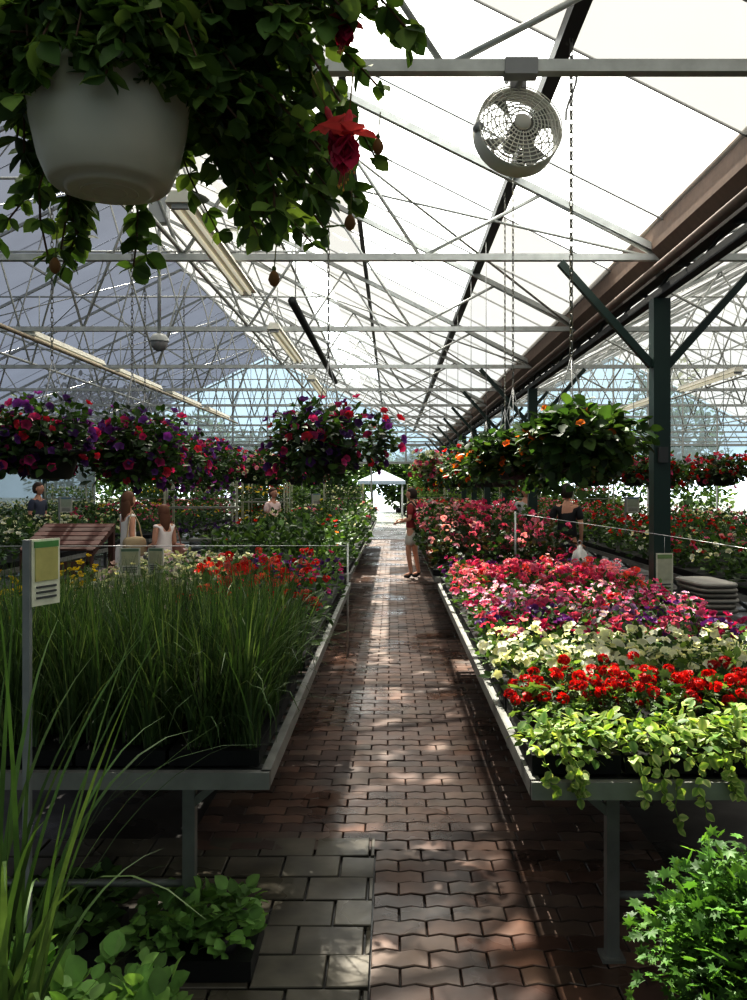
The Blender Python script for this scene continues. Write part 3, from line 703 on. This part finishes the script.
def citro(x,y,r,h,z):
    mb=MB(); mb.lathe((x,y,0),[(.001,0),(.13,0),(.17,z-.03),(.18,z-.03),(.18,z),(.16,z),(.001,z-.03)],(.03,.03,.03),1,n=24)
    C=np.array([x,y,z])+rng.normal(0,1,(18,3))*np.array([r*.45,r*.35,h*.2]); C[:,2]=np.maximum(C[:,2],z)
    mounds(mb,C,r*.42,h*.7,260,.042,ds([(.1,.24,.04),(.14,.31,.055),(.06,.15,.03),(.19,.38,.07)],.1),LOB,full=.5)
    mb.build('scented_geranium_pot',[M_FOL,M_PLA])
citro(.93,2.12,.33,.33,.42); citro(.68,1.8,.22,.2,.3)

# ------------------------------------------------------------------ signs, strings
def sign(name,x,y,z,w,h,ang,post=None,cols=((.8,.75,.55),(.75,.25,.05),(.3,.45,.1)),string=None):
    mb=MB(); R=Rot('Z',ang)
    mb.box((x,y,z),(w,.006,h),cols[0],0,R)
    o=R@np.array([0,-.005,0]); 
    mb.box((x+o[0],y+o[1],z+h*.12),(w*.8,.004,h*.5),cols[1],0,R); mb.box((x+o[0],y+o[1],z+h*.42),(w*.85,.004,h*.09),cols[2],0,R)
    for k in range(3): mb.box((x+o[0],y+o[1],z-h*(.22+.08*k)),(w*.7,.004,h*.03),(.1,.1,.1),0,R)
    if post is not None: mb.tube((x-w/2*math.cos(ang)-.012,y-w/2*math.sin(ang),post),(x-w/2*math.cos(ang)-.012,y-w/2*math.sin(ang),z+h/2),.011,(.25,.26,.26),sq=True)
    if string: mb.tube((x,y,z+h/2),(x,y,string),.0015,(.6,.6,.6),n=4)
    return mb.build(name,M_MAT)
sign('price_sign',-1.105,2.71,1.38,.12,.21,1.2,post=.0,cols=((.82,.8,.66),(.55,.5,.2),(.12,.32,.1)))
sign('price_sign',-1.72,5.58,1.16,.13,.18,.2,string=1.26,cols=((.75,.73,.65),(.6,.58,.4),(.2,.3,.2)))
sign('price_sign',-1.61,5.8,1.15,.12,.17,-.3,string=1.25,cols=((.75,.73,.65),(.6,.58,.4),(.2,.3,.2)))
sign('price_sign',2.02,6.3,1.0,.13,.32,.1,string=1.28,cols=((.6,.6,.5),(.45,.45,.34),(.2,.3,.12)))
sign('price_sign',3.75,8.1,1.25,.2,.22,-.1,post=.74,cols=((.6,.65,.62),(.4,.45,.35),(.1,.1,.1)))
for x,y in((-4.6,12),(-1.6,18),(3.4,12)): sign('price_sign',x,y,1.4,.18,.22,rng.uniform(-.4,.4),post=.74,cols=((.5,.48,.42),(.35,.38,.3),(.1,.2,.3)))
mb=MB(); mb.tube((-2.27,4.45,.74),(-2.27,4.45,1.36),.01,GAL);mb.tube((-.43,8.25,.0),(-.43,8.25,1.1),.01,GAL);mb.tube((-2.27,4.45,1.34),(-.43,8.25,1.08),.003,(.6,.6,.6)); mb.build('sign_line',M_MET)
mb=MB(); mb.tube((1.16,8,.74),(1.16,8,1.42),.01,GAL);mb.tube((1.16,8,1.4),(2.03,6.35,1.29),.003,(.6,.6,.6));mb.tube((2.03,6.35,1.29),(2.4,4.6,1.24),.003,(.6,.6,.6));mb.tube((2.4,4.6,0),(2.4,4.6,1.26),.012,GAL);mb.build('sign_line',M_MET)

mb=MB()
for k in range(20):
    def fn(V): return np.sign(V)*np.abs(V)**.4
    mb.ball((2.31+rng.normal(0,.008),6.25,.25+k*.037),(.15,.27,.0195),[(.24,.22,.19),(.3,.28,.25),(.15,.14,.12)][k%3],nu=24,nv=8,fn=fn,R=Rot('Z',rng.normal(0,.05)))
for j in range(5): mb.box((2.31,6.0+j*.125,.222),(.4,.08,.02),(.25,.18,.1))
for i in(-.17,0,.17): mb.box((2.31+i,6.25,.106),(.06,.58,.211),(.22,.16,.09))
mb.build('soil_bag_stack',M_PLA)
mb=MB(); q=(1.68,7.6,.97)
mb.lathe(q,[(.001,.16),(.02,.155),(.025,.13),(.06,.1),(.075,.03),(.085,0),(.08,0),(.001,.01)],(.5,.5,.48),n=24); mb.ring((q[0],q[1],q[2]+.18),.02,.004,(.4,.4,.4),n=14,R=Rot('X',PI/2)); mb.tube((q[0],q[1],.725),(q[0],q[1],.98),.02,(.3,.3,.3))
mb.build('metal_garden_lantern',M_MET)
mb=MB(); WD=(.09,.035,.025)
for s,x in((-1,-3.9),(1,-3.2)):
    mb.tube((x,9.0,0),(x,9.0,.95),.03,WD,sq=True);mb.tube((x,9.7,0),(x,9.7,1.2),.03,WD,sq=True);mb.tube((x,9.0,.95),(x,9.7,1.2),.035,WD,sq=True)
for k in range(6): 
    t=(k+.5)/6; mb.box((-3.55,9.0+.7*t,.95+.25*t+.03),(.8,.1,.02),(.09+.02*(k%2),.038,.027),0,Rot('X',math.atan2(.25,.7)))
for k in range(4): mb.box((-3.55,8.98,.25+.18*k),(.72,.02,.14),WD)
mb.build('wooden_cold_frame',M_MAT)

# ------------------------------------------------------------------ people
def skin_obj(name,chains,col,parent,sub=2,mat=None):
    verts,edges,rad,roots=chains
    me=bpy.data.meshes.new(name); me.from_pydata([tuple(v) for v in verts],edges,[])
    o=bpy.data.objects.new(name,me); scene.collection.objects.link(o); o.parent=parent
    md=o.modifiers.new('Skin','SKIN'); md.use_smooth_shade=True; md.branch_smoothing=.6
    sv=me.skin_vertices[0].data
    for i,r in enumerate(rad): sv[i].radius=r; sv[i].use_root=(i in roots)
    o.modifiers.new('Sub','SUBSURF').levels=sub; o.modifiers['Sub'].render_levels=sub
    m,nt,N,L=new_mat(name+'_mat'); out=N.new('ShaderNodeOutputMaterial'); p=N.new('ShaderNodeBsdfPrincipled'); nz=N.new('ShaderNodeTexNoise'); nz.inputs['Scale'].default_value=18
    mx=N.new('ShaderNodeMix'); mx.data_type='RGBA'; mx.inputs[6].default_value=(*[c*.85 for c in col],1); mx.inputs[7].default_value=(*[min(1,c*1.12) for c in col],1)
    L.new(nz.outputs['Fac'],mx.inputs[0]); L.new(mx.outputs[2],p.inputs['Base Color']); p.inputs['Roughness'].default_value=.65; L.new(p.outputs[0],out.inputs[0])
    me.materials.append(m); return o
def person(name,x,y,H,ang,arms,top,bottom,hair,long_hair=False,skirt=False,skin=(.62,.34,.24),sleeve=True,legs=((0,0),(0,0)),shoe=(.5,.5,.5),head_yaw=0,bag=None,trousers=False,tote=None):
    e=bpy.data.objects.new(name,None); scene.collection.objects.link(e); e.location=(x,y,0); e.rotation_euler=(0,0,ang); s=H/1.7; e.scale=(s,s,s)
    (eR,wR),(eL,wL)=arms
    kR,kL=legs
    V=[(0,0,.95),(0,0,1.08),(0,.0,1.24),(0,.01,1.38),(0,.01,1.46),(0,-.005,1.53),
       (.16,.01,1.40),eR,wR,(-.16,.01,1.40),eL,wL,
       (.09,0,.9),(.1,-.01+kR[0],.5),(.1,.02+kR[1],.09),(.11,-.13+kR[1],.03),
       (-.09,0,.9),(-.1,-.01+kL[0],.5),(-.1,.02+kL[1],.09),(-.11,-.13+kL[1],.03)]
    E=[(0,1),(1,2),(2,3),(3,4),(4,5),(3,6),(6,7),(7,8),(3,9),(9,10),(10,11),(0,12),(12,13),(13,14),(14,15),(0,16),(16,17),(17,18),(18,19)]
    Rd=[(.14,.1),(.12,.09),(.13,.095),(.12,.08),(.05,.05),(.045,.045),(.05,.05),(.038,.038),(.026,.022),(.05,.05),(.038,.038),(.026,.022),
        (.085,.085),(.055,.055),(.036,.036),(.035,.022),(.085,.085),(.055,.055),(.036,.036),(.035,.022)]
    skin_obj('body',(V,E,Rd,[0]),skin,e)
    def lerp(a,b,t): return tuple(a[i]+(b[i]-a[i])*t for i in range(3))
    sV=[(0,0,.9),(0,0,1.08),(0,0,1.24),(0,.01,1.38),(0,.01,1.43),(.16,.01,1.40),lerp((.16,.01,1.4),eR,.75 if sleeve else .12),(-.16,.01,1.40),lerp((-.16,.01,1.4),eL,.75 if sleeve else .12)]
    sE=[(0,1),(1,2),(2,3),(3,4),(3,5),(5,6),(3,7),(7,8)]
    skin_obj('shirt',(sV,sE,[(.17,.125),(.15,.112),(.155,.118),(.142,.1),(.07,.06),(.066,.066),(.06,.06),(.066,.066),(.06,.06)],[0]),top,e)
    if skirt:
        m=MB(); m.lathe((0,0,0),[(.15,1.0),(.19,.85),(.23,.65),(.26,.5),(.25,.5),(.18,.85)],bottom,n=28); m.build('skirt',M_SKIN,parent=e)
    else:
        f=.97 if trousers else .75
        kr=lerp(V[12],V[13],f);kl=lerp(V[16],V[17],f)
        vs=[(0,0,1.0),(0,0,.93),V[12],kr,V[16],kl];es=[(0,1),(1,2),(2,3),(1,4),(4,5)];rs=[(.15,.11),(.155,.115),(.105,.105),(.086,.084),(.105,.105),(.086,.084)]
        if trousers: vs+=[lerp(V[13],V[14],.95),lerp(V[17],V[18],.95)]; es+=[(3,6),(5,7)]; rs[3]=rs[5]=(.07,.07); rs+=[(.056,.056)]*2
        skin_obj('trousers' if trousers else 'shorts',(vs,es,rs,[1]),bottom,e)
    skin_obj('shoes',([V[14],(V[14][0],V[14][1],.035),V[15],V[18],(V[18][0],V[18][1],.035),V[19]],[(0,1),(1,2),(3,4),(4,5)],[(.04,.04),(.044,.034),(.042,.028)]*2,[1,4]),shoe,e)
    hv=[];he=[];hr=[];roots=[]
    for sgn,el,wr in((1,eR,wR),(-1,eL,wL)):
        el=np.array(el);wr=np.array(wr); d=norm((wr-el)[None])[0]
        side=np.cross(d,np.array([0,0,1.])); side=np.array([1,0,0.]) if np.linalg.norm(side)<.3 else side/np.linalg.norm(side)
        fl=np.cross(side,d)
        b=len(hv); hv+= [wr,wr+d*.04,wr+d*.085]; hr+=[(.024,.018),(.036,.016),(.036,.014)]; he+=[(b,b+1),(b+1,b+2)];roots.append(b)
        for k,ln in enumerate((.066,.078,.072,.056)):
            o=side*(k-1.5)*.018+wr+d*.075; b=len(hv); c=-fl*(.012+.004*k)
            hv+= [o,o+d*ln*.5+c*.3,o+d*ln*.8+c,o+d*ln*.98+c*2.2]; hr+=[(.009,.009),(.0085,.0085),(.008,.008),(.006,.006)]; he+=[(b,b+1),(b+1,b+2),(b+2,b+3)];roots.append(b)
        b=len(hv); o=wr+d*.03+side*.025; hv+=[o,o+side*.028+d*.022,o+side*.034+d*.055-fl*.01]; hr+=[(.012,.012),(.01,.01),(.008,.008)];he+=[(b,b+1),(b+1,b+2)];roots.append(b)
    skin_obj('hands',(hv,he,hr,roots),skin,e,sub=1)
    m=MB(); hc=np.array([0,-.015,1.61]); R=Rot('Z',head_yaw)
    def hf(V):
        V=V.copy(); low=np.clip(-V[:,2],0,1); V[:,0]*=1-.32*low; V[:,1]=np.where(V[:,1]<0,V[:,1]*(1-.08*low),V[:,1]*(1-.35*low)); return V
    m.ball(hc,(.074,.095,.112),skin,nu=24,nv=18,fn=hf,R=R)
    def X(p): return hc+R@np.array(p)
    m.ball(X((0,-.098,-.012)),(.013,.018,.02),skin,nu=10,nv=8,R=R); m.ball(X((0,-.09,.008)),(.008,.012,.028),skin,nu=8,nv=6,R=R)
    for s_ in(-1,1):
        m.ball(X((s_*.03,-.083,.006)),(.013,.009,.008),(.75,.72,.7),nu=10,nv=8,R=R); m.ball(X((s_*.03,-.091,.006)),(.005,.003,.005),(.03,.02,.02),nu=8,nv=6,R=R)
        m.ball(X((s_*.03,-.087,.024)),(.016,.006,.003),hair,nu=8,nv=6,R=R); m.ball(X((s_*.074,.005,-.003)),(.008,.018,.028),skin,nu=8,nv=8,R=R)
    m.ball(X((0,-.083,-.05)),(.022,.008,.0065),(.45,.13,.12),nu=10,nv=6,R=R)
    def hairf(V):
        V=V.copy(); f=(V[:,1]<-.2)&(V[:,2]<.4); V[f]*=.8; V[:,2]=np.where(V[:,2]<-.75,-.75,V[:,2]); return V
    m.ball(X((0,.02,.014)),(.092,.105,.122),hair,nu=28,nv=20,fn=hairf,R=R)
    if long_hair:
        def lf(V):
            V=V.copy(); V[:,0]*=1-.25*np.clip(-V[:,2],0,1); return V
        m.ball(X((0,.075,-.11)),(.088,.05,.21),hair,nu=18,nv=12,fn=lf,R=R)
    m.build('head',M_SKIN,parent=e)
    if bag:
        m=MB(); m.ball((.02,.19,1.2),(.14,.08,.19),bag,nu=20,nv=14,fn=lambda V:np.sign(V)*np.abs(V)**.6)
        for s_ in(-1,1):
            P=[(s_*.1,.14,1.34),(s_*.11,.02,1.475),(s_*.11,-.1,1.38),(s_*.12,-.12,1.22),(s_*.13,.12,1.1)]; m.path(P,.014,bag,n=6)
        m.build('backpack',M_SKIN,parent=e)
    if tote:
        m=MB(); m.ball((-.27,.02,.98),(.07,.16,.14),tote,nu=20,nv=14,fn=lambda V:np.sign(V)*np.abs(V)**.55)
        m.path([(-.25,.12,1.08),(-.22,.08,1.3),(-.16,.01,1.475),(-.2,-.07,1.3),(-.25,-.1,1.08)],.011,tote,n=6)
        m.build('shoulder_bag',M_SKIN,parent=e)
    return e
hang=(((.2,.03,1.13),(.2,-.04,.88)),((-.2,.03,1.13),(-.2,-.04,.88)))
bent=(((.21,.02,1.13),(.14,-.2,1.08)),((-.21,.02,1.13),(-.12,-.2,1.12)))
one=(((.24,.0,1.15),(.28,-.2,1.02)),((-.2,.03,1.13),(-.2,-.05,.88)))
person('woman_in_aisle',.36,15.5,1.6,-PI/2-.3,bent,(.3,.03,.035),(.6,.58,.54),(.04,.022,.015),legs=((-.03,0),(.05,.1)),shoe=(.03,.03,.03),bag=(.02,.015,.02))
person('shopper_in_black',2.47,12,1.66,PI-.2,one,(.01,.01,.012),(.02,.022,.035),(.025,.016,.01),trousers=True,shoe=(.02,.02,.02))
person('girl_in_white_dress',-3.38,10.9,1.56,PI-.9,one,(.9,.84,.8),(.9,.84,.8),(.14,.06,.028),long_hair=True,skirt=True,sleeve=False,head_yaw=.4,tote=(.45,.35,.22))
person('girl_in_white_dress',-2.9,10.8,1.4,PI+1.0,bent,(.9,.8,.78),(.9,.8,.78),(.15,.06,.03),long_hair=True,skirt=True,sleeve=False,head_yaw=-.3,tote=(.3,.15,.12))
person('shopper_in_light_shirt',-2.45,17.5,1.6,.9,bent,(.85,.66,.64),(.2,.25,.35),(.1,.05,.03),trousers=True)
person('shopper_in_light_shirt',2.45,15.6,1.65,.2,hang,(.5,.5,.5),(.1,.1,.15),(.08,.05,.03),trousers=True)
person('shopper_in_dark_shirt',-6.45,15.5,1.7,1.3,bent,(.05,.06,.1),(.1,.1,.12),(.05,.03,.02),trousers=True)
